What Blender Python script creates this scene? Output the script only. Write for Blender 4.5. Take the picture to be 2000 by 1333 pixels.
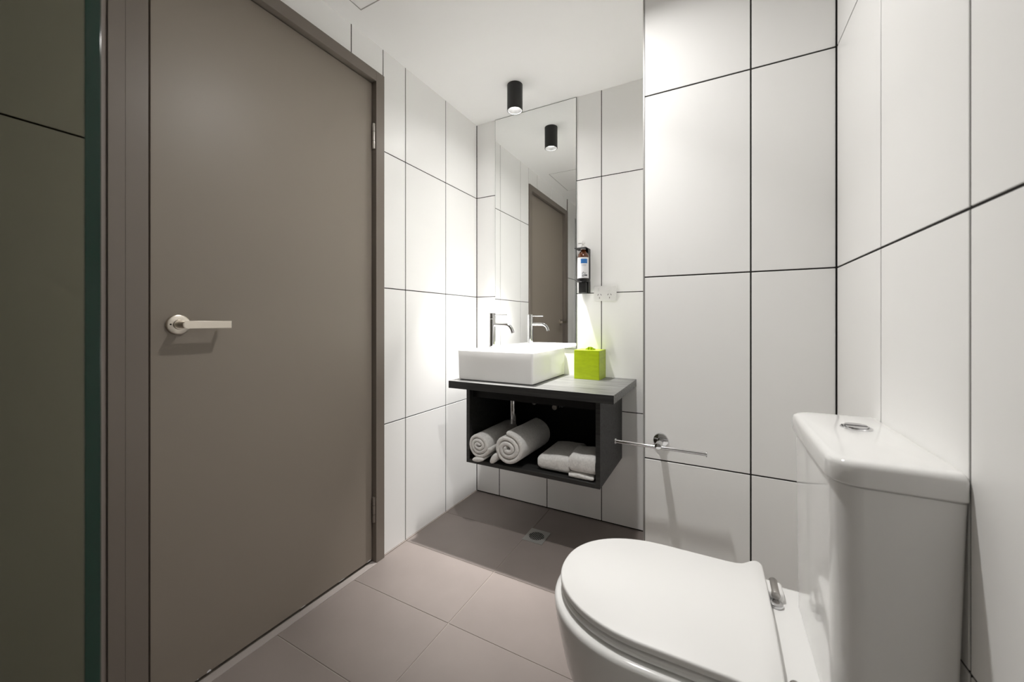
import bpy, bmesh, math, random
from mathutils import Vector, Matrix
random.seed(7)
PI = math.pi
sc = bpy.context.scene
for o in list(bpy.data.objects):
    bpy.data.objects.remove(o, do_unlink=True)
COL = sc.collection

# ---------------------------------------------------------------- camera
CAMZ = 1.0314
YAW = 0.4896
cd = bpy.data.cameras.new('camera')
cam = bpy.data.objects.new('camera', cd)
COL.objects.link(cam)
cam.location = (0, 0, CAMZ)
cam.rotation_euler = (PI / 2, 0, YAW)
cd.sensor_fit = 'HORIZONTAL'
cd.sensor_width = 36
cd.lens = 750.98 * 36 / 2000
cd.shift_x = 0
cd.shift_y = -(666.5 - 627.54) / 2000
cd.clip_start = 0.01
cd.dof.use_dof = True
cd.dof.focus_distance = 1.9
cd.dof.aperture_fstop = 5.0
sc.camera = cam

# ---------------------------------------------------------------- world, lights, exposure
w = bpy.data.worlds.new('world')
sc.world = w
w.use_nodes = True
w.node_tree.nodes['Background'].inputs[0].default_value = (0.9, 0.95, 1, 1)
w.node_tree.nodes['Background'].inputs[1].default_value = 0.05
sc.view_settings.view_transform = 'Standard'
sc.view_settings.look = 'None'
sc.view_settings.gamma = 1
sc.view_settings.use_curve_mapping = False
sc.view_settings.exposure = 0.18
sc.cycles.max_bounces = 24
sc.cycles.diffuse_bounces = 16
sc.cycles.glossy_bounces = 8
sc.cycles.transmission_bounces = 12
LAMP_COL = (1.0, 0.98, 0.955)
ZC = 2.2204
# x, y, (watts, spread in degrees) of the beam and of the wider glow of the same lens
LAMPS = [(-0.8985, 1.717, ((6.8, 50), (0.45, 100), (0.95, 178))), (-0.37, 0.95, ((2.2, 90), (5.7, 178))), (-0.75, -0.45, ((0.12, 90), (0.12, 170)))]  # third lamp is unseen, added as weak fill at the rear
LH = 0.129          # height of the lamp housings
def area(x, y, z, watts, spread, size=0.05):
    l = bpy.data.lights.new('downlight_light', 'AREA')
    l.shape = 'DISK'
    l.size = size
    l.energy = watts
    l.color = LAMP_COL
    l.spread = math.radians(spread)
    o = bpy.data.objects.new('downlight_light', l)
    COL.objects.link(o)
    o.location = (x, y, z)
    return o
for x, y, parts in LAMPS:
    for e, s in parts:
        area(x, y, ZC - LH + 0.003, e, s)

# ---------------------------------------------------------------- materials
def mat(name, col, rough=0.5, metal=0.0, spec=0.5, coat=0.0, sheen=0.0, emit=None, estr=0.0,
        noise=None, bump=None, trans=0.0, ior=1.45):
    m = bpy.data.materials.new(name)
    m.use_nodes = True
    nt = m.node_tree
    b = nt.nodes['Principled BSDF']
    b.inputs['Base Color'].default_value = (*col, 1)
    b.inputs['Roughness'].default_value = rough
    b.inputs['Metallic'].default_value = metal
    b.inputs['Specular IOR Level'].default_value = spec
    b.inputs['Coat Weight'].default_value = coat
    b.inputs['Coat Roughness'].default_value = 0.05
    b.inputs['Sheen Weight'].default_value = sheen
    b.inputs['Transmission Weight'].default_value = trans
    b.inputs['IOR'].default_value = ior
    if emit:
        b.inputs['Emission Color'].default_value = (*emit, 1)
        b.inputs['Emission Strength'].default_value = estr
    tc = nt.nodes.new('ShaderNodeTexCoord')
    if noise:      # (scale vector, amount, detail)
        sv, amt, det = noise
        mp = nt.nodes.new('ShaderNodeMapping')
        mp.inputs['Scale'].default_value = sv
        nz = nt.nodes.new('ShaderNodeTexNoise')
        nz.inputs['Scale'].default_value = 1
        nz.inputs['Detail'].default_value = det
        nt.links.new(tc.outputs['Object'], mp.inputs[0])
        nt.links.new(mp.outputs[0], nz.inputs['Vector'])
        cr = nt.nodes.new('ShaderNodeMixRGB')
        cr.blend_type = 'MIX'
        cr.inputs[1].default_value = (*[max(0, c * (1 - amt)) for c in col], 1)
        cr.inputs[2].default_value = (*[min(1, c * (1 + amt)) for c in col], 1)
        rp = nt.nodes.new('ShaderNodeMapRange')
        rp.inputs[1].default_value = 0.3
        rp.inputs[2].default_value = 0.7
        nt.links.new(nz.outputs['Fac'], rp.inputs[0])
        nt.links.new(rp.outputs[0], cr.inputs[0])
        nt.links.new(cr.outputs[0], b.inputs['Base Color'])
    if bump:       # (scale vector, strength, distance, detail)
        sv, st, dist, det = bump
        mp = nt.nodes.new('ShaderNodeMapping')
        mp.inputs['Scale'].default_value = sv
        nz = nt.nodes.new('ShaderNodeTexNoise')
        nz.inputs['Scale'].default_value = 1
        nz.inputs['Detail'].default_value = det
        bp = nt.nodes.new('ShaderNodeBump')
        bp.inputs['Strength'].default_value = st
        bp.inputs['Distance'].default_value = dist
        nt.links.new(tc.outputs['Object'], mp.inputs[0])
        nt.links.new(mp.outputs[0], nz.inputs['Vector'])
        nt.links.new(nz.outputs['Fac'], bp.inputs['Height'])
        nt.links.new(bp.outputs[0], b.inputs['Normal'])
    return m

M = {}
M['tile'] = mat('white_wall_tile', (0.945, 0.943, 0.932), 0.34, spec=0.35, noise=((3, 3, 2), 0.012, 2))
M['grout'] = mat('dark_grout', (0.035, 0.032, 0.03), 0.9, spec=0.1)
M['ceiling'] = mat('ceiling_paint', (0.96, 0.955, 0.95), 0.85, spec=0.2, bump=((60, 60, 60), 0.05, 0.001, 3))
M['floor_tile'] = mat('taupe_floor_tile', (0.255, 0.219, 0.203), 0.42, spec=0.45, noise=((5, 5, 5), 0.05, 5), bump=((90, 90, 90), 0.12, 0.0006, 4))
M['floor_grout'] = mat('floor_grout', (0.40, 0.36, 0.32), 0.9, spec=0.1)
M['threshold'] = mat('threshold_stone', (0.38, 0.34, 0.32), 0.5)
M['door'] = mat('taupe_door_paint', (0.275, 0.238, 0.200), 0.40, spec=0.4, bump=((140, 140, 140), 0.05, 0.0003, 2))
M['frame'] = mat('taupe_frame_paint', (0.205, 0.176, 0.150), 0.35, spec=0.45, bump=((120, 120, 8), 0.05, 0.0003, 2))
M['gap'] = mat('door_gap_dark', (0.006, 0.005, 0.004), 0.9, spec=0.1)
M['steel'] = mat('brushed_steel', (0.74, 0.68, 0.60), 0.28, 1.0, bump=((4, 4, 500), 0.04, 0.0002, 1))
M['chrome'] = mat('chrome', (0.66, 0.66, 0.67), 0.06, 1.0)
M['satin'] = mat('satin_metal', (0.50, 0.48, 0.46), 0.35, 1.0)
M['hinge'] = mat('hinge_steel', (0.72, 0.68, 0.64), 0.35, 0.9)
M['black'] = mat('matt_black_metal', (0.014, 0.014, 0.014), 0.45, spec=0.5)
M['blackgloss'] = mat('black_plastic', (0.012, 0.012, 0.013), 0.25, spec=0.5)
M['ceramic'] = mat('white_ceramic', (0.86, 0.858, 0.848), 0.10, spec=0.5, coat=0.3)
M['seatplastic'] = mat('white_seat_plastic', (0.84, 0.836, 0.825), 0.42, spec=0.45)
M['mirror'] = mat('mirror_silver', (0.90, 0.91, 0.90), 0.0, 1.0)
M['mirror_edge'] = mat('mirror_edge', (0.12, 0.14, 0.13), 0.2, 0.3)
M['towel'] = mat('white_terry', (0.80, 0.79, 0.77), 0.95, spec=0.1, sheen=0.4, noise=((120, 120, 120), 0.10, 4), bump=((420, 420, 420), 0.8, 0.002, 3))
M['green'] = mat('lime_box_board', (0.36, 0.47, 0.008), 0.35, spec=0.5, noise=((25, 25, 90), 0.10, 3), bump=((40, 40, 120), 0.10, 0.0006, 3))
M['tissue'] = mat('tissue_paper', (0.85, 0.85, 0.84), 0.9)
M['plastic'] = mat('white_plastic', (0.80, 0.795, 0.78), 0.3)
M['slot'] = mat('slot_dark', (0.03, 0.03, 0.03), 0.7)
M['amber'] = mat('amber_bottle', (0.10, 0.028, 0.008), 0.12, spec=0.6, coat=0.5)
M['label'] = mat('label_paper', (0.80, 0.80, 0.82), 0.5)
M['labelblue'] = mat('label_blue', (0.03, 0.17, 0.48), 0.5)
M['ink'] = mat('label_ink', (0.10, 0.10, 0.12), 0.6)
M['inkgrey'] = mat('label_ink_grey', (0.42, 0.42, 0.43), 0.6)
M['lens'] = mat('lamp_lens', (1, 1, 1), 0.4, emit=(1, 0.98, 0.95), estr=2.2)
M['reflector'] = mat('lamp_reflector', (0.75, 0.75, 0.75), 0.35, 0.7)
M['drain'] = mat('drain_steel', (0.50, 0.50, 0.48), 0.45, 0.7)
M['sealant'] = mat('beige_sealant', (0.42, 0.36, 0.33), 0.7)
M['trimalu'] = mat('grey_corner_trim', (0.42, 0.41, 0.40), 0.4, 0.5)
M['glassedge'] = mat('green_glass_edge', (0.006, 0.040, 0.025), 0.12, spec=0.6)
M['rubber'] = mat('braided_hose', (0.05, 0.05, 0.05), 0.4, 0.6)
M['strip'] = mat('taupe_strip', (0.30, 0.26, 0.235), 0.5)

# laminate with streaky wood grain running along X
def laminate(name, dark, light, rough):
    m = bpy.data.materials.new(name)
    m.use_nodes = True
    nt = m.node_tree
    b = nt.nodes['Principled BSDF']
    tc = nt.nodes.new('ShaderNodeTexCoord')
    mp = nt.nodes.new('ShaderNodeMapping')
    mp.inputs['Scale'].default_value = (5, 110, 110)
    nz = nt.nodes.new('ShaderNodeTexNoise')
    nz.inputs['Scale'].default_value = 1
    nz.inputs['Detail'].default_value = 6
    nz.inputs['Roughness'].default_value = 0.6
    cr = nt.nodes.new('ShaderNodeValToRGB')
    cr.color_ramp.elements[0].position = 0.32
    cr.color_ramp.elements[0].color = (*dark, 1)
    cr.color_ramp.elements[1].position = 0.70
    cr.color_ramp.elements[1].color = (*light, 1)
    rr = nt.nodes.new('ShaderNodeMapRange')
    rr.inputs[3].default_value = rough + 0.12
    rr.inputs[4].default_value = rough - 0.06
    bp = nt.nodes.new('ShaderNodeBump')
    bp.inputs['Strength'].default_value = 0.35
    bp.inputs['Distance'].default_value = 0.0006
    L = nt.links.new
    L(tc.outputs['Object'], mp.inputs[0]); L(mp.outputs[0], nz.inputs['Vector'])
    L(nz.outputs['Fac'], cr.inputs[0]); L(cr.outputs[0], b.inputs['Base Color'])
    L(nz.outputs['Fac'], rr.inputs[0]); L(rr.outputs[0], b.inputs['Roughness'])
    L(nz.outputs['Fac'], bp.inputs['Height']); L(bp.outputs[0], b.inputs['Normal'])
    b.inputs['Specular IOR Level'].default_value = 0.5
    return m
M['laminate_top_sheen'] = laminate('black_oak_laminate_sheen', (0.060, 0.060, 0.059), (0.260, 0.258, 0.252), 0.36)  # top's base colour lightened to carry its sheen
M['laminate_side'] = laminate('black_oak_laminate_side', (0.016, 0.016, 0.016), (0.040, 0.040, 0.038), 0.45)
M['laminate_in'] = mat('black_melamine', (0.008, 0.008, 0.008), 0.55, spec=0.3)

# tinted shower glass
def glassmat():
    m = bpy.data.materials.new('tinted_shower_glass')
    m.use_nodes = True
    nt = m.node_tree
    for n in list(nt.nodes):
        nt.nodes.remove(n)
    out = nt.nodes.new('ShaderNodeOutputMaterial')
    g = nt.nodes.new('ShaderNodeBsdfGlass')
    g.inputs['Color'].default_value = (0.495, 0.488, 0.42, 1)
    g.inputs['Roughness'].default_value = 0.0
    g.inputs['IOR'].default_value = 1.5
    nt.links.new(g.outputs[0], out.inputs[0])
    return m
M['glass'] = glassmat()

# ---------------------------------------------------------------- helpers
WORLD = {}
def wl(o):
    return WORLD.get(o.name, Vector((0, 0, 0)))
def thing(name, label, cat, loc, group=None):
    o = bpy.data.objects.new(name, None)
    COL.objects.link(o)
    o.location = loc
    o.empty_display_size = 0.05
    o['label'] = label
    o['category'] = cat
    if group:
        o['group'] = group
    WORLD[o.name] = Vector(loc)
    return o
def tag(o, label, cat, group=None):
    o['label'] = label
    o['category'] = cat
    if group:
        o['group'] = group
    return o
def finish(bm, smooth=None):
    bmesh.ops.recalc_face_normals(bm, faces=bm.faces)
def put(name, bm, m, parent=None, smooth=False, origin=None, angle=40, label=None):
    """bm in world coordinates -> one mesh object, origin at parent (or 'origin')"""
    bmesh.ops.recalc_face_normals(bm, faces=bm.faces)
    if origin is None:
        origin = wl(parent) if parent else base_of(bm)
    origin = Vector(origin)
    bmesh.ops.translate(bm, verts=bm.verts, vec=-origin)
    me = bpy.data.meshes.new(name)
    if smooth:
        for f in bm.faces:
            f.smooth = True
        for e in bm.edges:
            if len(e.link_faces) == 2 and e.calc_face_angle(0) > math.radians(angle):
                e.smooth = False
    bm.to_mesh(me)
    bm.free()
    me.materials.append(m)
    o = bpy.data.objects.new(name, me)
    COL.objects.link(o)
    if parent:
        o.parent = parent
        o.location = origin - wl(parent)
    else:
        o.location = origin
    WORLD[o.name] = origin
    if label:
        o['label'] = label
    return o
def base_of(bm):
    xs = [v.co.x for v in bm.verts]; ys = [v.co.y for v in bm.verts]; zs = [v.co.z for v in bm.verts]
    return Vector(((min(xs) + max(xs)) / 2, (min(ys) + max(ys)) / 2, min(zs)))
def box(x0, x1, y0, y1, z0, z1, bev=0.0, seg=2, bm=None):
    own = bmesh.new()
    bmesh.ops.create_cube(own, size=1)
    for v in own.verts:
        v.co = Vector((x0 + (v.co.x + .5) * (x1 - x0), y0 + (v.co.y + .5) * (y1 - y0), z0 + (v.co.z + .5) * (z1 - z0)))
    if bev > 0:
        bmesh.ops.bevel(own, geom=own.edges[:], offset=bev, segments=seg, affect='EDGES', profile=0.5)
    if bm is None:
        return own
    merge(bm, own)
    return bm
def merge(bm, other):
    me = bpy.data.meshes.new('tmp')
    other.to_mesh(me)
    bm.from_mesh(me)
    bpy.data.meshes.remove(me)
    other.free()
def frame_mat(axis):
    a = Vector(axis).normalized()
    return a.to_track_quat('Z', 'Y').to_matrix().to_4x4()
def lathe(prof, loc, axis=(0, 0, 1), n=32, bm=None, closed=False):
    """prof: [(r, h)...] turned about axis through loc"""
    own = bmesh.new()
    rings = []
    for r, h in prof:
        if r < 1e-6:
            rings.append([own.verts.new((0, 0, h))])
        else:
            rings.append([own.verts.new((r * math.cos(2 * PI * i / n), r * math.sin(2 * PI * i / n), h)) for i in range(n)])
    pairs = list(zip(rings, rings[1:]))
    if closed:
        pairs.append((rings[-1], rings[0]))
    for a, b in pairs:
        if len(a) == 1 and len(b) == 1:
            continue
        for i in range(n):
            j = (i + 1) % n
            if len(a) == 1:
                own.faces.new((a[0], b[i], b[j]))
            elif len(b) == 1:
                own.faces.new((a[i], a[j], b[0]))
            else:
                own.faces.new((a[i], a[j], b[j], b[i]))
    own.transform(Matrix.Translation(Vector(loc)) @ frame_mat(axis))
    if bm is None:
        return own
    merge(bm, own)
    return bm
def cyl(loc, r, h, axis=(0, 0, 1), n=28, bev=0.0, bm=None):
    if bev > 0:
        p = [(0, 0), (r - bev, 0), (r - bev * .3, bev * .3), (r, bev), (r, h - bev), (r - bev * .3, h - bev * .3), (r - bev, h), (0, h)]
    else:
        p = [(0, 0), (r, 0), (r, h), (0, h)]
    return lathe(p, loc, axis, n, bm)
def tube(pts, r, n=16, bm=None, inner=None):
    own = bmesh.new()
    pts = [Vector(p) for p in pts]
    rings = []
    up = None
    for i, p in enumerate(pts):
        t = (pts[min(i + 1, len(pts) - 1)] - pts[max(i - 1, 0)]).normalized()
        if up is None:
            up = Vector((0, 0, 1)) if abs(t.z) < .9 else Vector((1, 0, 0))
        s = t.cross(up).normalized()
        up = s.cross(t).normalized()
        rr = r[i] if isinstance(r, (list, tuple)) else r
        rings.append([own.verts.new(p + rr * (math.cos(2 * PI * k / n) * s + math.sin(2 * PI * k / n) * up)) for k in range(n)])
    for a, b in zip(rings, rings[1:]):
        for k in range(n):
            own.faces.new((a[k], a[(k + 1) % n], b[(k + 1) % n], b[k]))
    own.faces.new(rings[0][::-1])
    own.faces.new(rings[-1])
    if bm is None:
        return own
    merge(bm, own)
    return bm
def loft(rings, cap0=True, cap1=True):
    bm = bmesh.new()
    R = [[bm.verts.new(p) for p in ring] for ring in rings]
    n = len(R[0])
    for a, b in zip(R, R[1:]):
        for k in range(n):
            bm.faces.new((a[k], a[(k + 1) % n], b[(k + 1) % n], b[k]))
    if cap0:
        bm.faces.new(R[0][::-1])
    if cap1:
        bm.faces.new(R[-1])
    return bm
def structure(o):
    o['kind'] = 'structure'
    return o

# ================================================================ room shell
XL, YV, YP, XP, XR = -1.2892, 1.9625, 1.3349, -0.2133, 0.2876
XS, YB = XL, -1.50          # shower part of the left wall, wall behind the camera
YF0, YF1, ZF = 0.386, 1.218, 2.098   # door frame outline
ZR = [-0.023, 0.577, 1.177, 1.777, 2.377]
G = 0.0042                      # joint
TT = 0.008                      # tile thickness

_tcache = {}
def tile_mesh(a, h, t, key):
    k = (round(a, 4), round(h, 4), key)
    if k not in _tcache:
        bm = box(-a / 2, a / 2, 0, t, 0, h, 0.0008, 1)
        me = bpy.data.meshes.new('tile')
        bm.to_mesh(me)
        bm.free()
        me.materials.append(M['tile'])
        _tcache[k] = me
    return _tcache[k]
def tile_wall(parent, origin, udir, rot, u0, u1, z0, z1, ujoints, zjoints, holes=()):
    """tiles on a wall: u runs along udir; the tile's back is at the backing, its face looks into the room"""
    us = [u0] + [u for u in sorted(ujoints) if u0 + 0.01 < u < u1 - 0.01] + [u1]
    zs = [z0] + [z for z in zjoints if z0 + 0.01 < z < z1 - 0.01] + [z1]
    for a, b in zip(us, us[1:]):
        for c, d in zip(zs, zs[1:]):
            rects = [(a, b, c, d)]
            for (hu0, hu1, hz0, hz1) in holes:
                nr = []
                for (p, q, r, s) in rects:
                    if q <= hu0 + 1e-4 or p >= hu1 - 1e-4 or s <= hz0 + 1e-4 or r >= hz1 - 1e-4:
                        nr.append((p, q, r, s)); continue
                    if p < hu0 - 0.005: nr.append((p, hu0, r, s))
                    if q > hu1 + 0.005: nr.append((hu1, q, r, s))
                    if s > hz1 + 0.005: nr.append((max(p, hu0), min(q, hu1), hz1, s))
                    if r < hz0 - 0.005: nr.append((max(p, hu0), min(q, hu1), r, hz0))
                rects = nr
            for (p, q, r, s) in rects:
                wdt, hgt = q - p - G, s - r - (0.5 * G if s > ZC - 0.001 else G)
                if wdt < 0.006 or hgt < 0.006:
                    continue
                me = tile_mesh(wdt, hgt, TT, 't')
                o = bpy.data.objects.new('tile', me)
                COL.objects.link(o)
                o.parent = parent
                u = (p + q) / 2
                pos = Vector(origin) + Vector(udir) * u + Vector((0, 0, r + G / 2))
                o.location = pos - wl(parent)
                o.rotation_euler = (0, 0, rot)
# recess of the grout behind the tile faces
GR = 0.0016
def backing(name, x0, x1, y0, y1, z0=0.0, z1=ZC):
    o = structure(put(name, box(x0, x1, y0, y1, z0, z1), M['grout'], origin=(0, 0, 0)))
    WORLD[o.name] = Vector((0, 0, 0))
    return o
# tile local y=0 is the back, y=TT the face.  rot turns local +y to the room side
LJ = [1.6608 - 0.3032 * k for k in range(-1, 7)]
VJ = [-1.1303 + 0.30315 * k for k in range(0, 4)]
PJ = [0.0885]
RJ = [1.0197 - 0.3052 * k for k in range(0, 9)]

wall_left = backing('wall_left', XL - 0.16, XL - GR, YF1 - 0.0, YV + 0.1)
tile_wall(wall_left, (XL - TT, 0, 0), (0, 1, 0), -PI / 2, YF1 + 0.002, YV - 0.0, 0.003, ZC, LJ, ZR)
# piece of wall over the door
lintel = backing('wall_over_door', XL - 0.16, XL - GR, 0.3575, YF1 - 0.0, ZF + 0.001, ZC)
tile_wall(lintel, (XL - TT, 0, 0), (0, 1, 0), -PI / 2, 0.3575, YF1 + 0.002, ZF + 0.001, ZC, LJ, ZR)
wall_shower = backing('wall_shower', XS - 0.16, XS - GR, YB - 0.1, 0.350)
tile_wall(wall_shower, (XS - TT, 0, 0), (0, 1, 0), -PI / 2, YB, 0.346, 0.003, ZC, [-0.10 - 0.3032 * k for k in range(0, 7)], [1.455])
wall_vanity = backing('wall_back', XL, XP, YV + GR, YV + 0.16)
tile_wall(wall_vanity, (0, YV + TT, 0), (1, 0, 0), PI, XL + 0.001, XP, 0.003, ZC, VJ, ZR)
pier = backing('wall_pier', XP + GR, XR + 0.16, YP + GR, YV + 0.16)
tile_wall(pier, (0, YP + TT, 0), (1, 0, 0), PI, XP, XR - 0.001, 0.003, ZC, PJ, ZR)
tile_wall(pier, (XP + TT, 0, 0), (0, 1, 0), PI / 2, YP + TT + 0.002, YV - 0.001, 0.003, ZC, [1.6608], ZR)
wall_right = backing('wall_right', XR + GR, XR + 0.16, YB - 0.1, YP + 0.001)
tile_wall(wall_right, (XR + TT, 0, 0), (0, 1, 0), PI / 2, YB, YP - 0.001, 0.003, ZC, RJ, ZR)
wall_rear = backing('wall_rear', XS - 0.16, XR + 0.16, YB - 0.16, YB - GR)
tile_wall(wall_rear, (0, YB - TT, 0), (1, 0, 0), 0, XS, XR, 0.003, ZC, [XR - 0.3 * k for k in range(1, 6)], ZR)

ceiling = structure(put('ceiling', box(XS - 0.16, XR + 0.16, YB - 0.16, YV + 0.16, ZC, ZC + 0.1), M['ceiling'], origin=(0, 0, 0)))
floor = structure(put('floor', box(XS - 0.16, XR + 0.16, YB - 0.16, YV + 0.16, -0.12, -0.0022), M['floor_grout'], origin=(0, 0, 0)))
WORLD[floor.name] = Vector((0, 0, 0))
# floor tiles, stack bonded 600 x 300
FX = [-2.01, -1.409, -0.8085, -0.208, 0.3925]
FY = [1.0553 + 0.3042 * k for k in range(-9, 4)]
FG = 0.0026
_fc = {}
for a, b in zip(FX, FX[1:]):
    for c, d in zip(FY, FY[1:]):
        x0, x1 = max(a + FG / 2, XS), min(b - FG / 2, XR)
        y0, y1 = max(c + FG / 2, YB), min(d - FG / 2, YV)
        if x0 < XL and y1 > 0.38:
            x0 = max(x0, -1.2735 if y1 < 1.25 else XL)
        if y1 - y0 < 0.01 or x1 - x0 < 0.01:
            continue
        if x0 > XP - 0.02 and y1 > YP:
            y1 = min(y1, YP)
            if y1 - y0 < 0.01: continue
        k = (round(x1 - x0, 4), round(y1 - y0, 4))
        if k not in _fc:
            bm = box(-k[0] / 2, k[0] / 2, -k[1] / 2, k[1] / 2, -0.008, 0, 0.0008, 1)
            me = bpy.data.meshes.new('tile')
            bm.to_mesh(me); bm.free()
            me.materials.append(M['floor_tile'])
            _fc[k] = me
        o = bpy.data.objects.new('tile', _fc[k])
        COL.objects.link(o)
        o.parent = floor
        o.location = ((x0 + x1) / 2, (y0 + y1) / 2, random.uniform(-0.0003, 0.0))

# trims
structure(put('trim_1', box(XP - 0.0035, XP + 0.0012, YP - 0.0012, YP + 0.006, 0.0, ZC, 0.0005, 1), M['trimalu']))
structure(put('trim_2', box(-1.302, -1.2737, YF0 + 0.045, 1.1725, -0.004, 0.0025, 0.001, 2), M['threshold'], label=None))
structure(put('baseboard_left', box(XL - 0.001, XL + 0.003, YF1 + 0.002, YV, 0.0, 0.0045, 0.001, 1), M['sealant']))
structure(put('trim_3', box(XL - 0.02, -1.285, 0.3445, 0.3553, 0.0, ZC, 0.001, 1), M['strip']))

# access hatch in the ceiling
hx0, hx1, hy0, hy1 = -1.2007, -0.76, 0.585, 1.0256
hatch = thing('access_panel', 'square white access hatch set flush in the ceiling near the door wall', 'hatch', ((hx0 + hx1) / 2, (hy0 + hy1) / 2, ZC - 0.004))
bm = bmesh.new()
for b in ((hx0, hx1, hy1 - .004, hy1), (hx0, hx1, hy0, hy0 + .004), (hx0, hx0 + .004, hy0 + .004, hy1 - .004), (hx1 - .004, hx1, hy0 + .004, hy1 - .004)):
    box(b[0], b[1], b[2], b[3], ZC - 0.0008, ZC + 0.001, bm=bm)
put('hatch_frame', bm, M['trimalu'], hatch)
put('hatch_panel', box(hx0 + .0055, hx1 - .0055, hy0 + .0055, hy1 - .0055, ZC - 0.0022, ZC + 0.001, 0.0006, 1), M['ceiling'], hatch)

# ================================================================ door
XF = -1.279          # face of the frame
XD = -1.3035         # face of the leaf
fr = thing('door_1', 'taupe painted door frame', 'door', (XF - 0.06, (YF0 + YF1) / 2, 0))
del fr['category']; del fr['label']
fr['kind'] = 'structure'
put('door_jamb', box(XD - 0.05, XF, YF0, 0.4293, 0, ZF, 0.0004, 1), M['frame'], fr)
put('cover_strip', box(XD - 0.05, XF - 0.0006, 0.3555, YF0 + 0.0003, 0, ZF, 0.0004, 1), M['frame'], fr)
put('door_jamb', box(XD - 0.05, XF, 1.1725, YF1, 0, ZF, 0.0012, 2), M['frame'], fr)
put('door_head', box(XD - 0.05, XF, 0.4293, 1.1725, 2.0535, ZF, 0.0012, 2), M['frame'], fr)
bm = bmesh.new()
box(XD - 0.075, XD - 0.045, 0.41, 1.19, 0.0, 2.07, bm=bm)
put('door_gap_shade', bm, M['gap'], fr)  # black sheet behind the leaf, colours in the shade of its gaps
leaf = put('door_leaf', box(XD - 0.04, XD, 0.4412, 1.1700, 0.0105, 2.0495, 0.0012, 2), M['door'], fr)
# chipped paint at the bottom edge
bm = bmesh.new()
for (y, l, h) in ((0.572, 0.012, 0.006), (0.545, 0.005, 0.002), (0.86, 0.02, 0.002), (1.155, 0.022, 0.004), (1.02, 0.03, 0.0014)):
    vs = [bm.verts.new((XD + 0.0004, y + dy * l, 0.0105 + dz * h)) for dy, dz in ((-.5, 0), (.5, 0), (.45, .6), (.1, 1), (-.3, .7))]
    bm.faces.new(vs)
    vs2 = [bm.verts.new((XD + 0.0001, v.co.y, v.co.z)) for v in vs]
    bm.faces.new(vs2[::-1])
put('paint_chip', bm, M['label'], leaf)
# lever handle
hy, hz = 0.499, 1.0215
rose = put('handle_rose', lathe([(0, 0), (0.0272, 0), (0.0272, 0.004), (0.0262, 0.0065), (0.0235, 0.0078), (0.0135, 0.0085), (0.0125, 0.011), (0, 0.011)], (XD, hy, hz), (1, 0, 0), 48), M['steel'], fr, True, angle=35, label='round brushed steel rose')
put('privacy_pin_hole', cyl((XD + 0.0078, hy - 0.0185, hz + 0.001), 0.0022, 0.0008, (1, 0, 0), 12), M['gap'], rose)
bm = cyl((XD + 0.010, hy, hz), 0.0098, 0.045, (1, 0, 0), 28)
xl = XD + 0.051
n = 14
out = []
for i in range(n + 1):
    a = PI / 2 + PI * i / n
    out.append((hy - 0.001 + 0.0102 * math.cos(a), hz + 0.0102 * math.sin(a)))
out += [(hy + 0.104, hz - 0.0102), (hy + 0.104, hz + 0.0102)]
lv = loft([[Vector((x, p[0], p[1])) for p in out] for x in (xl, xl + 0.009)])
bmesh.ops.bevel(lv, geom=[e for e in lv.edges if abs(e.verts[0].co.x - e.verts[1].co.x) < 1e-6], offset=0.0012, segments=2, affect='EDGES')
merge(bm, lv)
box(XD + 0.024, xl + 0.004, hy + 0.0985, hy + 0.104, hz - 0.0100, hz + 0.0100, 0.0008, 2, bm)
put('lever_handle', bm, M['steel'], fr, True, angle=30, label='brushed steel flat lever')
for z0 in (1.766, 0.172):
    h = put('hinge', cyl((XF - 0.012, 1.1702, z0), 0.0062, 0.108, n=20, bev=0.001), M['hinge'] if z0 > 1 else M['frame'], fr, True)
    bm = bmesh.new()
    for q in (0.034, 0.073):
        lathe([(0.0058, 0), (0.0065, 0), (0.0065, 0.001), (0.0058, 0.001)], (XF - 0.012, 1.1702, z0 + q), n=20, bm=bm, closed=True)
    put('knuckle_ring', bm, M['gap'], h)
    put('hinge_leaf', box(XF - 0.026, XF - 0.012, 1.1715, 1.1729, z0 + 0.002, z0 + 0.106), M['hinge'] if z0 > 1 else M['frame'], h)

# ================================================================ shower screen
gs = thing('shower_screen', 'tall frameless tinted glass shower screen at the left edge, with green polished edge', 'shower screen', (-0.93, 0.134, 0.0))
put('glass_panel', box(XS + 0.002, -0.4818, 0.1192, 0.1290, 0.004, 2.08), M['glass'], gs)
put('polished_edge', box(-0.4816, -0.4804, 0.1192, 0.1290, 0.004, 2.08, 0.0003, 1), M['glassedge'], gs, label='dark green polished glass edge')
put('wall_channel', box(XS + 0.0005, XS + 0.014, 0.1162, 0.1320, 0.0, 2.085, 0.001, 1), M['chrome'], gs)

# ================================================================ downlights
def downlight(x, y, label):
    t = thing('downlight', label, 'ceiling lamp', (x, y, ZC - LH), 'black surface mounted downlights')
    r = 0.0390
    put('lamp_housing', lathe([(r - 0.0025, 0), (r, 0.0008), (r, LH), (r - 0.0025, LH)], (x, y, ZC - LH), n=48, closed=True), M['black'], t, True)
    put('lamp_reflector', lathe([(r - 0.0028, 0.0006), (r - 0.0045, 0.0006), (0.026, 0.026), (0.0265, 0.027), (r - 0.0028, 0.027)], (x, y, ZC - LH), n=48, closed=True), M['reflector'], t, True)
    put('lamp_lens', cyl((x, y, ZC - LH + 0.0225), 0.0275, 0.004, n=40), M['lens'], t)
    return t
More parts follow.
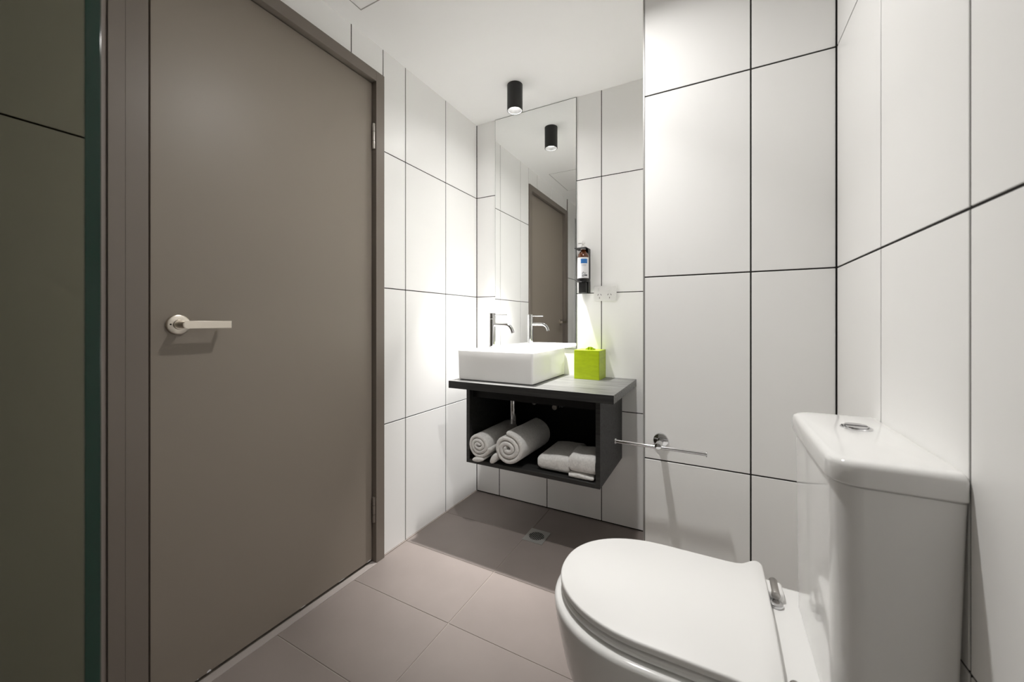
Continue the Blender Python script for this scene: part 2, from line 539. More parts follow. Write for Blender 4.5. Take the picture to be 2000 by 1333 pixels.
# (the light leaves each lamp from its mouth)
downlight(LAMPS[0][0], LAMPS[0][1], 'matt black cylinder downlight on the ceiling above the basin, before the mirror')
downlight(LAMPS[1][0], LAMPS[1][1], 'matt black cylinder downlight on the ceiling above the toilet')
downlight(LAMPS[2][0], LAMPS[2][1], 'unseen matt black cylinder downlight on the shower ceiling, added as fill light')

# ================================================================ mirror
mt = thing('mirror', 'tall narrow frameless wall mirror running from the basin up to the ceiling', 'mirror', (-0.907, YV - 0.003, 0.886))
put('mirror_glass', box(-1.1545, -0.6585, YV - 0.0056, YV - 0.0052, 0.887, ZC - 0.0035), M['mirror'], mt)
put('mirror_backing', box(-1.1560, -0.6570, YV - 0.0051, YV - 0.0004, 0.886, ZC - 0.001, 0.0006, 1), M['mirror_edge'], mt)

# ================================================================ vanity
CX0, CX1, CY0, CZ1, CTH = -1.1398, -0.3502, 1.4905, 0.7445, 0.0345
put_top = put('countertop', box(CX0, CX1, CY0, YV, CZ1 - CTH, CZ1, 0.0008, 1), M['laminate_top_sheen'])
tag(put_top, 'black woodgrain laminate countertop under the white basin', 'countertop')
put('shaded_front_edge', box(CX0, CX1, CY0 - 0.0012, CY0 - 0.0001, CZ1 - CTH, CZ1 - 0.0003, 0.0003, 1), M['laminate_side'], put_top, label='front edge of the top, coloured darker as shade')  # front face painted dark, standing in for its shade
VX0, VX1, VY0, VZ0 = -1.0777, -0.4197, 1.55, 0.3445
VZ1 = CZ1 - CTH - 0.0005
van = thing('vanity_cabinet', 'open black wall hung vanity cabinet holding towels', 'cabinet', ((VX0 + VX1) / 2, (VY0 + YV) / 2, VZ0))
T = 0.0185
put('side_panel', box(VX0, VX0 + T, VY0, YV - 0.001, VZ0, VZ1, 0.0006, 1), M['laminate_side'], van)
put('side_panel', box(VX1 - T, VX1, VY0, YV - 0.001, VZ0, VZ1, 0.0006, 1), M['laminate_side'], van)
put('bottom_panel', box(VX0 + T, VX1 - T, VY0, YV - 0.001, VZ0, VZ0 + T, 0.0006, 1), M['laminate_side'], van)
put('back_panel', box(VX0 + T, VX1 - T, YV - 0.018, YV - 0.002, VZ0 + T, VZ1), M['laminate_in'], van)
put('top_rail', box(VX0 + T, VX1 - T, VY0 + 0.03, VY0 + 0.046, VZ1 - 0.05, VZ1), M['laminate_in'], van)
SH = VZ0 + T

# basin (rectangular vessel with tap ledge on the left)
BX0, BX1, BY0, BY1, BZ0, BZ1 = -1.1270, -0.7185, 1.5440, 1.9555, CZ1 + 0.0005, 0.8890
def rrect(x0, x1, y0, y1, r, z, n=6):
    pts = []
    for (cx, cy, a0) in ((x1 - r, y1 - r, 0), (x0 + r, y1 - r, PI / 2), (x0 + r, y0 + r, PI), (x1 - r, y0 + r, 1.5 * PI)):
        for i in range(n + 1):
            a = a0 + PI / 2 * i / n
            pts.append(Vector((cx + r * math.cos(a), cy + r * math.sin(a), z)))
    return pts
basin = thing('basin', 'rectangular white ceramic vessel basin on the black countertop', 'basin', ((BX0 + BX1) / 2, (BY0 + BY1) / 2, BZ0))
R = []
tp = 0.004
R.append(rrect(BX0 + tp + .006, BX1 - tp - .006, BY0 + tp + .006, BY1 - .004, 0.008, BZ0))
R.append(rrect(BX0 + tp + .001, BX1 - tp * .3 - .001, BY0 + tp * .3 + .001, BY1 - .001, 0.010, BZ0 + 0.004))
R.append(rrect(BX0 + tp, BX1 - tp * .3, BY0 + tp * .3, BY1, 0.010, BZ0 + 0.012))
R.append(rrect(BX0, BX1, BY0, BY1, 0.010, BZ1 - 0.003))
R.append(rrect(BX0 + .001, BX1 - .001, BY0 + .001, BY1 - .001, 0.009, BZ1 - 0.0008))
R.append(rrect(BX0 + .003, BX1 - .003, BY0 + .003, BY1 - .003, 0.007, BZ1))
bx0, bx1, by0, by1 = BX0 + 0.125, BX1 - 0.012, BY0 + 0.012, BY1 - 0.014
R.append(rrect(bx0 - .002, bx1 + .002, by0 - .002, by1 + .002, 0.028, BZ1))
R.append(rrect(bx0, bx1, by0, by1, 0.026, BZ1 - 0.002))
R.append(rrect(bx0 + .012, bx1 - .01, by0 + .01, by1 - .01, 0.03, BZ1 - 0.09))
R.append(rrect(bx0 + .05, bx1 - .045, by0 + .05, by1 - .05, 0.05, BZ1 - 0.112))
put('basin_bowl', loft(R), M['ceramic'], basin, True, angle=50)
cxb, cyb = (bx0 + bx1) / 2, (by0 + by1) / 2
put('drain_ring', cyl((cxb, cyb, BZ1 - 0.112), 0.024, 0.003, bev=0.001), M['chrome'], basin, True)

# mixer tap on the left ledge, spout towards the right
tx, ty = -1.0365, 1.7234
tap = thing('basin_mixer', 'tall chrome mixer tap on the left ledge of the white basin', 'tap', (tx, ty, BZ1))
put('tap_body', lathe([(0, 0), (0.0215, 0), (0.0215, 0.004), (0.0178, 0.005), (0.0178, 0.152), (0.0174, 0.1525), (0.0174, 0.1535), (0.0178, 0.154), (0.0178, 0.1825), (0.0168, 0.1838), (0, 0.1838)], (tx, ty, BZ1), n=40), M['chrome'], tap, True, angle=35)
zs_ = 1.0125
pts = [(tx + 0.012, ty, zs_), (tx + 0.05, ty, zs_), (tx + 0.078, ty, zs_)]
cxs, czs, rs = tx + 0.078, zs_ - 0.042, 0.042
for i in range(1, 11):
    a = PI / 2 - math.radians(72) * i / 10
    pts.append((cxs + rs * math.cos(a), ty, czs + rs * math.sin(a)))
a = math.radians(18)
end = Vector(pts[-1]); d = Vector((math.sin(a), 0, -math.cos(a)))
pts.append(tuple(end + d * 0.012))
put('tap_spout', tube(pts, 0.0092, 20), M['chrome'], tap, True, angle=50)
put('tap_aerator', tube([end + d * 0.011, end + d * 0.013], 0.0078, 16), M['slot'], tap)
put('tap_lever', tube([(tx + 0.015, ty, 1.0635), (tx + 0.087, ty, 1.0630)], 0.0031, 12), M['chrome'], tap, True, angle=50)

# bottle trap and stop valves inside the vanity
tr = thing('bottle_trap', 'chrome tubular waste trap hanging below the basin inside the black cabinet', 'pipe', (-0.9125+0.012, 1.70, 0.5185))
put('trap_cup', cyl((-0.9125+0.012, 1.70, 0.5185), 0.0162, 0.185, n=32, bev=0.0015), M['chrome'], tr, True)
put('trap_arm', tube([(-0.9005, 1.72, 0.640), (-0.9005, 1.943, 0.640)], 0.012, 20), M['chrome'], tr, True)
put('trap_collar', cyl((-0.9125+0.012, 1.70, 0.676), 0.0205, 0.014, n=32, bev=0.002), M['chrome'], tr, True)
for (vx, vz, hx, hz, lab) in ((-0.862, 0.600, -0.79, 0.705, 'small chrome stop valve beside the waste pipe inside the black cabinet'),
                             (-0.745, 0.585, -0.79, 0.705, 'small chrome stop valve further right inside the black cabinet')):
    v = thing('stop_valve', lab, 'valve', (vx, YV - 0.018, vz), 'stop valves under the basin')
    yb = YV - 0.0185
    put('escutcheon', lathe([(0, 0), (0.026, 0), (0.025, 0.003), (0.015, 0.009), (0.009, 0.010), (0, 0.010)], (vx, yb, vz), (0, -1, 0), 32), M['chrome'], v, True)
    put('valve_stem', tube([(vx, yb - 0.008, vz), (vx, yb - 0.055, vz)], 0.008, 18), M['chrome'], v, True)
    put('valve_knob', cyl((vx - 0.002, yb - 0.055, vz - 0.004), 0.0135, 0.020, (0, -1, 0), 24, 0.002), M['satin'], v, True)
    p0 = Vector((vx, yb - 0.035, vz + 0.006)); p1 = Vector((hx, yb - 0.05, 0.705))
    hp = []
    for i in range(13):
        t = i / 12
        bend = Vector((0.028 * (1 if vx > hx else -1), 0, 0)) * math.sin(PI * t)
        hp.append(p0.lerp(p1, t) + bend)
    put('flexible_hose', tube(hp, 0.0052, 12), M['satin'], v, True)
    put('hose_nut', cyl(p0 - Vector((0, 0, 0.004)), 0.0085, 0.014, n=6), M['chrome'], v)

# ================================================================ towels
def towel_roll(name, label, cx, cz, r, y0, y1, dx, phase, tail, squash=1.0):
    """a rolled bath towel: spiral section swept along Y, with rounded ends"""
    turns = 2.9
    th = r / (turns + 0.85)
    N = 150
    t = thing(name, label, 'towel', (cx + dx * 0.5, (y0 + y1) / 2, SH), 'rolled white bath towels')
    mid = []
    for i in range(N + 1):
        f = i / N
        a = phase + 2 * PI * turns * f
        rad = th * 0.30 + (r - th * 0.50 - th * 0.30) * f
        e = 1 + 0.55 * (1 - f) ** 2              # flatter core
        wob = 1 + 0.03 * math.sin(3 * a + 1) * f
        x = rad * math.cos(a) * (1 + 0.25 * (1 - f) ** 2) * wob
        z = rad * math.sin(a) * squash * (1 - 0.15 * (1 - f)) * wob
        mid.append(Vector((x, z)))
    half = th * 0.455
    nrm = []
    for i in range(N + 1):
        d = (mid[min(i + 1, N)] - mid[max(i - 1, 0)])
        d.normalize()
        nrm.append(Vector((d.y, -d.x)))
    sec_o = [m + n_ * half for m, n_ in zip(mid, nrm)]
    sec_i = [m - n_ * half for m, n_ in zip(mid, nrm)]
    # end cap of the outer flap
    capo = []
    for k in range(1, 4):
        a = PI / 2 - PI * k / 4
        tdir = (mid[-1] - mid[-2]).normalized()
        capo.append(mid[-1] + nrm[-1] * half * math.sin(a) + tdir * half * math.cos(a))
    def ring(scale_half, y, shift):
        so = [m + n_ * half * scale_half for m, n_ in zip(mid, nrm)]
        si = [m - n_ * half * scale_half for m, n_ in zip(mid, nrm)]
        loop = so + [mid[-1] + (c - mid[-1]) * scale_half for c in capo] + si[::-1]
        fy = (y - y0) / (y1 - y0)
        return [Vector((cx + p.x + dx * fy, y + shift + 0.010 * (p.length / r), cz + p.y)) for p in loop]
    rings = []
    e = half
    for s, dy in ((0.35, 0.0), (0.75, e * .25), (0.95, e * .6), (1.0, e * 1.1)):
        rings.append(ring(s, y0, dy))
    for f in (0.15, 0.35, 0.55, 0.75, 0.9):
        rings.append(ring(1.0 - 0.02 * math.sin(9 * f + phase), y0 + (y1 - y0) * f, 0))
    for s, dy in ((1.0, -e * 1.1), (0.95, -e * .6), (0.75, -e * .25), (0.35, 0.0)):
        rings.append(ring(s, y1, dy))
    bm = bmesh.new()
    Rv = [[bm.verts.new(p) for p in rg] for rg in rings]
    m_ = len(Rv[0])
    for a, b in zip(Rv, Rv[1:]):
        for k in range(m_):
            bm.faces.new((a[k], a[(k + 1) % m_], b[(k + 1) % m_], b[k]))
    for Rr in (Rv[0], Rv[-1]):                      # ends: strip between inner and outer line
        so = Rr[:N + 1]; cap = Rr[N + 1:N + 4]; si = Rr[N + 4:][::-1]
        for k in range(N):
            bm.faces.new((so[k], so[k + 1], si[k + 1], si[k]))
        bm.faces.new([so[-1]] + cap + [si[-1]])
    rnd = random.Random(int(phase * 100))
    for v in bm.verts:
        v.co += Vector((rnd.uniform(-1, 1), 0, rnd.uniform(-1, 1))) * 0.0006
    put('towel_roll', bm, M['towel'], t, True, angle=80)
    if tail:
        # loose fold hanging out beside the roll at its foot
        tx_, tw, thh, ln = tail
        rg = []
        K = 20
        for yy, s in ((y0 + 0.002, .55), (y0 + 0.006, .9), (y0 + 0.014, 1), (y0 + ln * .5, 1.0), (y0 + ln, .9), (y0 + ln + 0.01, .4)):
            fy = (yy - y0) / (y1 - y0)
            rg.append([Vector((tx_ + dx * fy + s * tw * (abs(math.cos(2 * PI * k / K)) ** .8) * (1 if math.cos(2 * PI * k / K) > 0 else -1) + 0.012 * math.sin(2 * PI * k / K) * s, yy,
                               SH + 0.001 + thh + s * thh * math.sin(2 * PI * k / K))) for k in range(K)])
        put('loose_fold', loft(rg), M['towel'], t, True, angle=80)
    return t
towel_roll('rolled_towel', 'smaller rolled white towel at the left side of the open black cabinet', -0.9935, SH + 0.0815, 0.064, 1.520, 1.84, 0.0, 0.4, (-0.998, 0.030, 0.012, 0.20), 1.0)
towel_roll('rolled_towel', 'larger rolled white towel second from the left in the black cabinet', -0.8445, SH + 0.0830, 0.0825, 1.532, 1.83, 0.012, 2.2, (-0.918, 0.016, 0.026, 0.20), 1.0)

def folded(name, label, x0, x1, y0, y1, z0, z1, rot, fold_front=True, layers=2, seed=1, lean=0.0):
    """soft folded towel: stacked layers joined by a rounded fold at the front"""
    rnd = random.Random(seed)
    cx, cy = (x0 + x1) / 2, (y0 + y1) / 2
    t = thing(name, label, 'towel', (cx, cy, z0), 'folded white hand towels and face cloths')
    hh = (z1 - z0)
    bm = bmesh.new()
    nx, ns = 14, 40
    rows = []
    for i in range(nx + 1):
        u = i / nx
        x = x0 + (x1 - x0) * u
        ex = min(u, 1 - u)
        puff = 1 - 0.22 * max(0, 1 - ex / 0.10) ** 2
        row = []
        for k in range(ns):
            a = 2 * PI * k / ns
            cc, ss = math.cos(a), math.sin(a)
            yy = cy + (y1 - y0) / 2 * (abs(cc) ** 0.42) * (1 if cc > 0 else -1)
            zz = z0 + hh / 2 + hh / 2 * puff * (abs(ss) ** 0.50) * (1 if ss > 0 else -1)
            if ss > 0:
                zz += lean * (u - 0.5) + 0.002 * math.sin(7 * u + 9 * (yy - y0) + seed)
            zz = max(zz, z0 + 0.0005)
            row.append(bm.verts.new((x + 0.002 * math.sin(3 * a + seed) + 0.004 * (cc < 0) * math.sin(seed), yy, zz)))
        rows.append(row)
    for a, b in zip(rows, rows[1:]):
        for k in range(ns):
            bm.faces.new((a[k], a[(k + 1) % ns], b[(k + 1) % ns], b[k]))
    bm.faces.new(rows[0]); bm.faces.new(rows[-1][::-1])
    for v in bm.verts:
        v.co += Vector((rnd.uniform(-1, 1), rnd.uniform(-1, 1), rnd.uniform(-.5, 1))) * 0.0007
    bmesh.ops.rotate(bm, verts=bm.verts, cent=(cx, cy, z0), matrix=Matrix.Rotation(rot, 3, 'Z'))
    put('folded_layer', bm, M['towel'], t, True, angle=70)
    return t
folded('folded_towel', 'white hand towel folded thick, left of the two stacks on the right in the cabinet', -0.708, -0.560, 1.572, 1.83, SH + 0.0005, SH + 0.078, 0.0, seed=3, lean=0.010)
folded('face_cloth', 'thin folded white cloth lying at the bottom of the right hand stack', -0.556, -0.447, 1.560, 1.72, SH + 0.0005, SH + 0.024, 0.0, seed=5)
folded('face_cloth', 'thick folded white cloth on top of the thin cloth beside the right cabinet side', -0.560, -0.445, 1.557, 1.72, SH + 0.0245, SH + 0.104, 0.0, seed=8)

# ================================================================ tissue box
tb = thing('tissue_box', 'lime green cube tissue box cover on the countertop right of the basin', 'tissue box', (-0.5655, 1.8985, CZ1))
bx = (-0.6290, -0.5010, 1.8360, 1.9600)
bm = bmesh.new()
z0, z1 = CZ1 + 0.0005, CZ1 + 0.1425
own = loft([rrect(bx[0], bx[1], bx[2], bx[3], 0.004, z, 3) for z in (z0, z1)], True, False)
merge(bm, own)
outer = rrect(bx[0], bx[1], bx[2], bx[3], 0.004, z1, 3)
cxx, cyy = (bx[0] + bx[1]) / 2, (bx[2] + bx[3]) / 2
nn = len(outer)
vo = [bm.verts.new(p) for p in outer]
vi = []
for p in outer:
    a = math.atan2(p.y - cyy, p.x - cxx)
    vi.append(bm.verts.new((cxx + 0.032 * math.cos(a), cyy + 0.022 * math.sin(a), z1)))
vd = [bm.verts.new((v.co.x, v.co.y, z1 - 0.012)) for v in vi]
for k in range(nn):
    j = (k + 1) % nn
    bm.faces.new((vo[k], vo[j], vi[j], vi[k]))
    bm.faces.new((vi[k], vi[j], vd[j], vd[k]))
bm.faces.new(vd)
bmesh.ops.remove_doubles(bm, verts=bm.verts, dist=0.0002)
put('box_cover', bm, M['green'], tb)
bm = bmesh.new()
prev = None
for i in range(17):
    u = i / 16 - .5
    x = cxx + u * 0.050
    yy = cyy + 0.006 * math.sin(i * 1.3)
    h = 0.004 + 0.012 * (0.25 - u * u) * 4 * (0.6 + 0.4 * abs(math.sin(i * 0.9)))
    cur = [bm.verts.new((x, yy - 0.004, z1 - 0.010)), bm.verts.new((x + 0.002, yy, z1 + h)), bm.verts.new((x, yy + 0.004, z1 - 0.010))]
    if prev:
        bm.faces.new((prev[0], cur[0], cur[1], prev[1]))
        bm.faces.new((prev[1], cur[1], cur[2], prev[2]))
    prev = cur
put('tissue_tuft', bm, M['green'], tb, True)

# ================================================================ soap bottle and its bracket
bcx, bcy, br = -0.6065, 1.9180, 0.0285
hb = thing('bottle_bracket', 'black wall bracket gripping the amber soap bottle, right of the mirror', 'bracket', (-0.607, YV - 0.02, 1.1745))
put('back_channel', box(-0.6300, -0.5815, 1.9480, YV - 0.0008, 1.1745, 1.4060, 0.002, 2), M['black'], hb)
bm = box(-0.5845, -0.5815, 1.9230, 1.9490, 1.1745, 1.4060, 0.0008, 1)
put('side_flange', bm, M['black'], hb)
put('top_plate', box(-0.6460, -0.5815, 1.8900, YV - 0.002, 1.4020, 1.4062, 0.001, 1), M['black'], hb)
put('lower_block', box(-0.6250, -0.5860, 1.8960, 1.9475, 1.1745, 1.2300, 0.003, 2), M['black'], hb)
bm = lathe([(br + 0.001, 0.002), (br + 0.001, 0.012), (br + 0.006, 0.014), (br + 0.007, 0.006), (br + 0.001, -0.0035), (0, -0.0035), (0, 0.0)], (bcx, bcy, 1.2335), n=36)
put('bottle_cup', bm, M['blackgloss'], hb, True)
bt = thing('soap_bottle', 'amber pump soap bottle with white and blue label, held on the wall', 'soap bottle', (bcx, bcy, 1.234))
put('bottle_body', lathe([(0, 0), (br - .003, 0), (br, .003), (br, 0.130), (br - .003, 0.142), (br - .012, 0.153), (0.0115, 0.157), (0.0115, 0.165), (0, 0.165)], (bcx, bcy, 1.234), n=40), M['amber'], bt, True, angle=60)
put('pump_collar', cyl((bcx, bcy, 1.3990), 0.0125, 0.018, n=24, bev=0.001), M['plastic'], bt, True)
bm = cyl((bcx, bcy, 1.4172), 0.0045, 0.014, n=14)
lathe([(0, 0.008), (0.009, 0.008), (0.0095, 0.013), (0.007, 0.022), (0.004, 0.028), (0, 0.029)], (bcx, bcy, 1.4195), n=18, bm=bm)
tube([(bcx, bcy, 1.4335), (bcx - 0.026, bcy - 0.006, 1.4325)], 0.0035, 10, bm)
put('pump_head', bm, M['plastic'], bt, True)
def patch(a0, a1, z0, z1, r, n=10):
    bm = bmesh.new()
    lo, hi = [], []
    for i in range(n + 1):
        a = math.radians(a0 + (a1 - a0) * i / n)
        x, y = bcx + r * math.cos(a), bcy + r * math.sin(a)
        lo.append(bm.verts.new((x, y, z0))); hi.append(bm.verts.new((x, y, z1)))
    for i in range(n):
        bm.faces.new((lo[i], lo[i + 1], hi[i + 1], hi[i]))
    return bm
lab = put('bottle_label', patch(195, 355, 1.2500, 1.3560, br + 0.0003, 24), M['label'], bt, True)
lab_r = br + 0.0006
put('label_block', patch(262, 330, 1.3250, 1.3480, lab_r, 12), M['labelblue'], lab, label='blue printed block')
bm = bmesh.new()
for (a0, a1, z0, z1) in ((268, 322, 1.3160, 1.3180), (272, 318, 1.3120, 1.3136)):
    merge(bm, patch(a0, a1, z0, z1, lab_r, 8))
put('label_fine_print', bm, M['inkgrey'], lab)
bm = bmesh.new()
for i, (a0, a1, z0, z1) in enumerate(((272, 280, 1.2725, 1.2755), (282, 285, 1.2725, 1.2810), (285, 293, 1.2780, 1.2810), (296, 299, 1.2725, 1.2790), (301, 309, 1.2725, 1.2750), (312, 315, 1.2725, 1.2790),
                                     (298, 330, 1.2610, 1.2680))):
    merge(bm, patch(a0, a1, z0, z1, lab_r, 4))
for i in range(6):
    merge(bm, patch(274 + 4 * i, 276 + 4 * i, 1.2565, 1.2680, lab_r, 2))
put('label_print', bm, M['ink'], lab)

# ================================================================ power outlet
po = thing('power_outlet', 'white double power outlet plate on the tiles below and right of the soap bottle', 'power outlet', (-0.5035, YV - 0.005, 1.1335))
ox0, ox1, oz0, oz1 = -0.5620, -0.4460, 1.1345, 1.2115
yo = YV - 0.010
put('outlet_plate', box(ox0, ox1, yo, YV - 0.0006, oz0, oz1, 0.003, 3), M['plastic'], po, True, angle=60)
for k, sx in enumerate((-0.5315, -0.4805)):
    bm = bmesh.new()
    for (dx_, dz_, ang) in ((-0.0075, 0.004, math.radians(-30)), (0.0075, 0.004, math.radians(30)), (0, -0.012, 0)):
        own = box(-0.0011, 0.0011, -0.0006, 0.0006, -0.0042, 0.0042)
        own.transform(Matrix.Translation((sx + dx_, yo - 0.0002, 1.1625 + dz_)) @ Matrix.Rotation(-ang, 4, 'Y'))
        merge(bm, own)
    put('socket_slots', bm, M['slot'], po)
    rx = (-0.5435, -0.4850)[k] + 0.004
    own = box(-0.0048, 0.0048, -0.004, 0.001, -0.0075, 0.0075, 0.001, 2)
    own.transform(Matrix.Translation((rx, yo - 0.0002, 1.1930)) @ Matrix.Rotation(math.radians(-9), 4, 'X'))
    put('rocker_switch', own, M['plastic'], po, True)

# ================================================================ toilet roll holder
rh = thing('toilet_roll_holder', 'empty chrome double toilet roll holder bar on the tiled pier', 'toilet roll holder', (-0.161, YP - 0.03, 0.63))
hxr, hzr = -0.1610, 0.6430
put('wall_rose', lathe([(0, 0), (0.0235, 0), (0.0235, 0.005), (0.0225, 0.007), (0.0195, 0.008), (0, 0.008)], (hxr, YP - 0.0003, hzr), (0, -1, 0), 40), M['chrome'], rh, True, angle=35)
put('holder_post', cyl((hxr, YP - 0.007, hzr), 0.0098, 0.067, (0, -1, 0), 32, 0.001), M['chrome'], rh, True, angle=35)
by = 1.2720
put('holder_bar', tube([(-0.2925, by, hzr - 0.0055), (-0.0270, by, hzr - 0.0055)], 0.0052, 18), M['chrome'], rh, True, angle=50)
for xx in (-0.2950, -0.0285):
    put('end_cap', cyl((xx, by, hzr - 0.0055), 0.0085, 0.0032, (1, 0, 0), 24, 0.0006), M['chrome'], rh, True)

# ================================================================ floor drain
dx0, dx1, dy0, dy1 = -0.8120, -0.7110, 1.6240, 1.7350
dr = thing('floor_drain', 'square metal floor drain with round grate under the vanity', 'drain', ((dx0 + dx1) / 2, (dy0 + dy1) / 2, 0))
dcx, dcy, drr = (dx0 + dx1) / 2, (dy0 + dy1) / 2, 0.036
bm = bmesh.new()
n = 48
oo, ii = [], []
for k in range(n):
    a = 2 * PI * k / n + PI / 4
    c_, s_ = math.cos(a), math.sin(a)
    q = 1 / max(abs(c_), abs(s_))
    oo.append((dcx + c_ * q * (dx1 - dx0) / 2, dcy + s_ * q * (dy1 - dy0) / 2))
    ii.append((dcx + c_ * drr, dcy + s_ * drr))
rings = [[Vector((p[0], p[1], 0.0002)) for p in oo], [Vector((p[0], p[1], 0.0020)) for p in oo], [Vector((p[0], p[1], 0.0020)) for p in ii], [Vector((p[0], p[1], 0.0002)) for p in ii]]
V_ = [[bm.verts.new(p) for p in r] for r in rings]
for a, b in zip(V_, V_[1:] + V_[:1]):
    for k in range(n):
        bm.faces.new((a[k], a[(k + 1) % n], b[(k + 1) % n], b[k]))
put('drain_frame', bm, M['drain'], dr)
put('drain_well', cyl((dcx, dcy, 0.0002), drr, 0.0004, n=32), M['gap'], dr)
for k in range(-4, 5):
    x = dcx + k * 0.0075
    l = math.sqrt(max(0, drr ** 2 - (k * 0.0075) ** 2))
    put('grate_bar', box(x - 0.0014, x + 0.0014, dcy - l, dcy + l, 0.0007, 0.0016), M['drain'], dr)

# ================================================================ toilet
TC = 0.880
def dshape(xn, w, xb, z, a=None, rb=0.02, n=20, yc=TC, ex=2.15):
    """D outline: nose at xn, half width w, square back at xb"""
    a = a or w * 1.25
    xs = xn + a
    pts = []
    for i in range(2 * n + 1):
        t = PI / 2 + PI * i / (2 * n)
        c_, s_ = math.cos(t), math.sin(t)
        pts.append(Vector((xs - a * abs(c_) ** (2 / ex), yc + w * abs(s_) ** (2 / ex) * (1 if s_ > 0 else -1), z)))
    for i in range(5):
        t = PI / 2 * i / 4
        pts.append(Vector((xb - rb + rb * math.sin(t), yc - w + rb - rb * math.cos(t), z)))
    for i in range(5):
        t = PI / 2 * i / 4
        pts.append(Vector((xb - rb + rb * math.cos(t), yc + w - rb + rb * math.sin(t), z)))
    return pts
wc = thing('toilet', 'white close coupled ceramic toilet with its lid down, cistern against the right wall', 'toilet', (-0.02, TC, 0))
XB = XR - 0.003
PZ = 0.4250
prof = [(0.000, -0.205, 0.125), (0.004, -0.208, 0.127), (0.060, -0.222, 0.133), (0.140, -0.252, 0.148), (0.220, -0.283, 0.163), (0.300, -0.312, 0.176),
        (0.360, -0.327, 0.183), (0.400, -0.334, 0.1865), (0.415, -0.335, 0.187), (0.421, -0.333, 0.1855), (0.4245, -0.328, 0.182), (PZ, -0.321, 0.176)]
put('toilet_pan', loft([dshape(xn, wv, XB, z, a=0.21 if z > 0.3 else 0.19) for z, xn, wv in prof]), M['ceramic'], wc, True, angle=60)
# seat ring and lid
def slab(xn, wv, xb, z0, z1, e, a, ears=False):
    rg = []
    for z, s in ((z0, e), (z0 + e * .5, e * .2), (z0 + e, 0), (z1 - e, 0), (z1 - e * .45, e * .3), (z1, e)):
        pts = dshape(xn + s, wv - s, xb - s, z, a=a, rb=0.012)
        if ears:
            for p in pts:
                f = max(0.0, min(1.0, (p.x - 0.045) / 0.040))
                f = f * f * (3 - 2 * f)
                sd = 1 if p.y > TC else -1
                lat = max(0.0, min(1.0, (abs(p.y - TC) - 0.10) / 0.06))
                p.y += sd * 0.030 * f * lat
        rg.append(pts)
    return loft(rg)
def subdiv_x(bm):
    return bm
# the straight sides need points where the ears swell, so the outline is resampled
def dshape_ears(xn, wv, xb, z, a, ear):
    base = dshape(xn, wv, xb, z, a=a, rb=0.012)
    n0 = 41
    front = base[:n0]           # from far side (+y) round the nose to near side (-y)
    pts = list(front)
    ys = -1
    xs0 = front[-1].x
    prof_ = [(0.030, 0.000), (0.048, 0.0015), (0.062, 0.007), (0.072, 0.017), (0.080, 0.026), (0.087, 0.0315), (0.094, 0.033), (0.100, 0.029), (0.104, 0.020)]
    sh = xb - 0.104
    for px, pe in prof_:
        pts.append(Vector((px + sh, TC - (wv + pe * ear), z)))
    pts.append(Vector((xb + 0.002, TC - wv * 0.7, z)))
    pts.append(Vector((xb + 0.003, TC, z)))
    pts.append(Vector((xb + 0.002, TC + wv * 0.7, z)))
    for px, pe in prof_[::-1]:
        pts.append(Vector((px + sh, TC + (wv + pe * ear), z)))
    return pts
def inset(ring, s):
    """shift ring points towards the inside by s"""
    n = len(ring)
    out = []
    for i, p in enumerate(ring):
        d = ring[(i + 1) % n] - ring[i - 1]
        d.z = 0
        d.normalize()
        nrm = Vector((-d.y, d.x, 0))
        out.append(p + nrm * s)
    return out
def lid_loft(xn, wv, xb, z0, z1, e, a, ear):
    rg = []
    for z, s in ((z0, e), (z0 + e * .5, e * .2), (z0 + e, 0), (z1 - e, 0), (z1 - e * .45, e * .3), (z1, e)):
        rg.append(inset(dshape_ears(xn, wv, xb, z, a, ear), s))
    return loft(rg)
put('toilet_seat', lid_loft(-0.3205, 0.1720, 0.088, 0.4290, 0.4405, 0.003, 0.21, 0.2), M['seatplastic'], wc, True, angle=50)
lid = put('toilet_lid', lid_loft(-0.3220, 0.1715, 0.094, 0.4450, 0.4600, 0.0035, 0.21, 1.0), M['seatplastic'], wc, True, angle=50)
for s_ in (1, -1):
    yh = TC + s_ * 0.142
    hg = put('seat_hinge', box(0.088, 0.128, yh - 0.024, yh + 0.024, PZ + 0.0002, PZ + 0.020, 0.007, 3), M['seatplastic'], wc, True, angle=50)
    put('hinge_pin', cyl((0.112, yh - 0.028, PZ + 0.016), 0.0085, 0.056, (0, 1, 0), 22, 0.002), M['satin'], hg, True)
    put('hinge_cap', cyl((0.1115, yh - 0.036, PZ + 0.0003), 0.013, 0.008, n=24, bev=0.002), M['chrome'], hg, True)
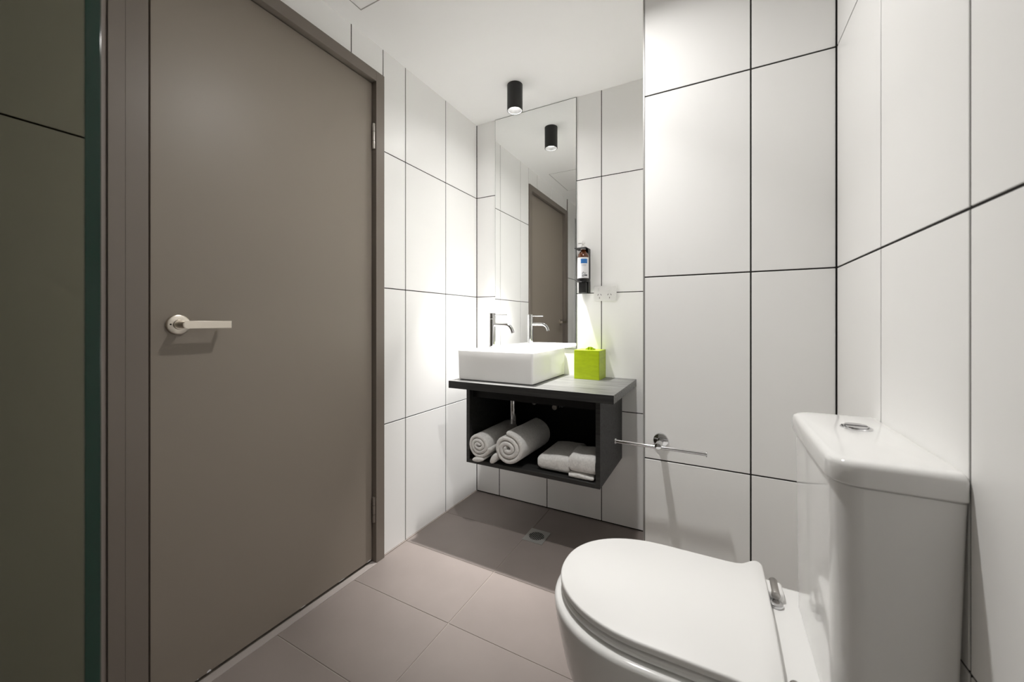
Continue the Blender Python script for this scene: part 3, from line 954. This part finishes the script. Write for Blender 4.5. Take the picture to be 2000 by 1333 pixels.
# cistern
def rr2(x0, x1, y0, y1, rf, z, rbk=0.006, n=7):
    """rounded front corners (low x), tighter back corners"""
    pts = []
    for (cx, cy, a0, r) in ((x1 - rbk, y1 - rbk, 0, rbk), (x0 + rf, y1 - rf, PI / 2, rf), (x0 + rf, y0 + rf, PI, rf), (x1 - rbk, y0 + rbk, 1.5 * PI, rbk)):
        for i in range(n + 1):
            a = a0 + PI / 2 * i / n
            pts.append(Vector((cx + r * math.cos(a), cy + r * math.sin(a), z)))
    return pts
cis = []
for z, t_ in ((PZ + 0.0005, 1.0), (0.47, .85), (0.60, .5), (0.72, .2), (0.7900, 0), (0.7938, 0), (0.7943, 0), (0.7984, 0)):
    cis.append(rr2(0.1500 + 0.003 * t_ + (0.004 if z > 0.794 else 0), 0.2865 - 0.009 * t_, 0.7125 + 0.006 * t_ + (0.004 if z > 0.794 else 0), 1.0490 - 0.010 * t_, 0.035, z))
cs = put('cistern', loft(cis), M['ceramic'], wc, True, angle=60)
lz0, lz1 = 0.7970, 0.8330
rg = []
for z, s in ((lz0, 0.0015), (lz0 + 0.0010, 0.0004), (lz0 + 0.003, 0.0), (lz0 + 0.018, 0.0), (lz1 - 0.010, 0.0), (lz1 - 0.006, 0.0012), (lz1 - 0.0028, 0.0036), (lz1 - 0.0008, 0.0072), (lz1, 0.012)):
    rg.append(rr2(0.1440 + s, 0.2868 - s * .3, 0.7080 + s, 1.0540 - s, 0.036, z))
cl = put('cistern_lid', loft(rg), M['ceramic'], wc, True, angle=60)
bxc, byc = 0.2275, 0.927
put('flush_surround', lathe([(0, 0), (0.0235, 0), (0.0235, 0.0018), (0.0222, 0.0030), (0.0195, 0.0032), (0.0190, 0.0016), (0, 0.0016)], (bxc, byc, lz1 - 0.0001), n=40), M['chrome'], cl, True, angle=30)
def halfdisc(r, x0off, side, z0, z1):
    pts = []
    for i in range(15):
        a = -PI / 2 + PI * i / 14
        pts.append((r * math.cos(a) + x0off, r * math.sin(a)))
    if side < 0:
        pts = [(-p[0], p[1]) for p in pts]
    return loft([[Vector((bxc + p[1], byc + p[0], z)) for p in pts] for z in (z0, z1)])
put('flush_button', halfdisc(0.0168, 0.0009, 1, lz1 + 0.001, lz1 + 0.0062), M['chrome'], cl)
put('flush_button', halfdisc(0.0168, 0.0009, -1, lz1 + 0.001, lz1 + 0.0048), M['chrome'], cl)
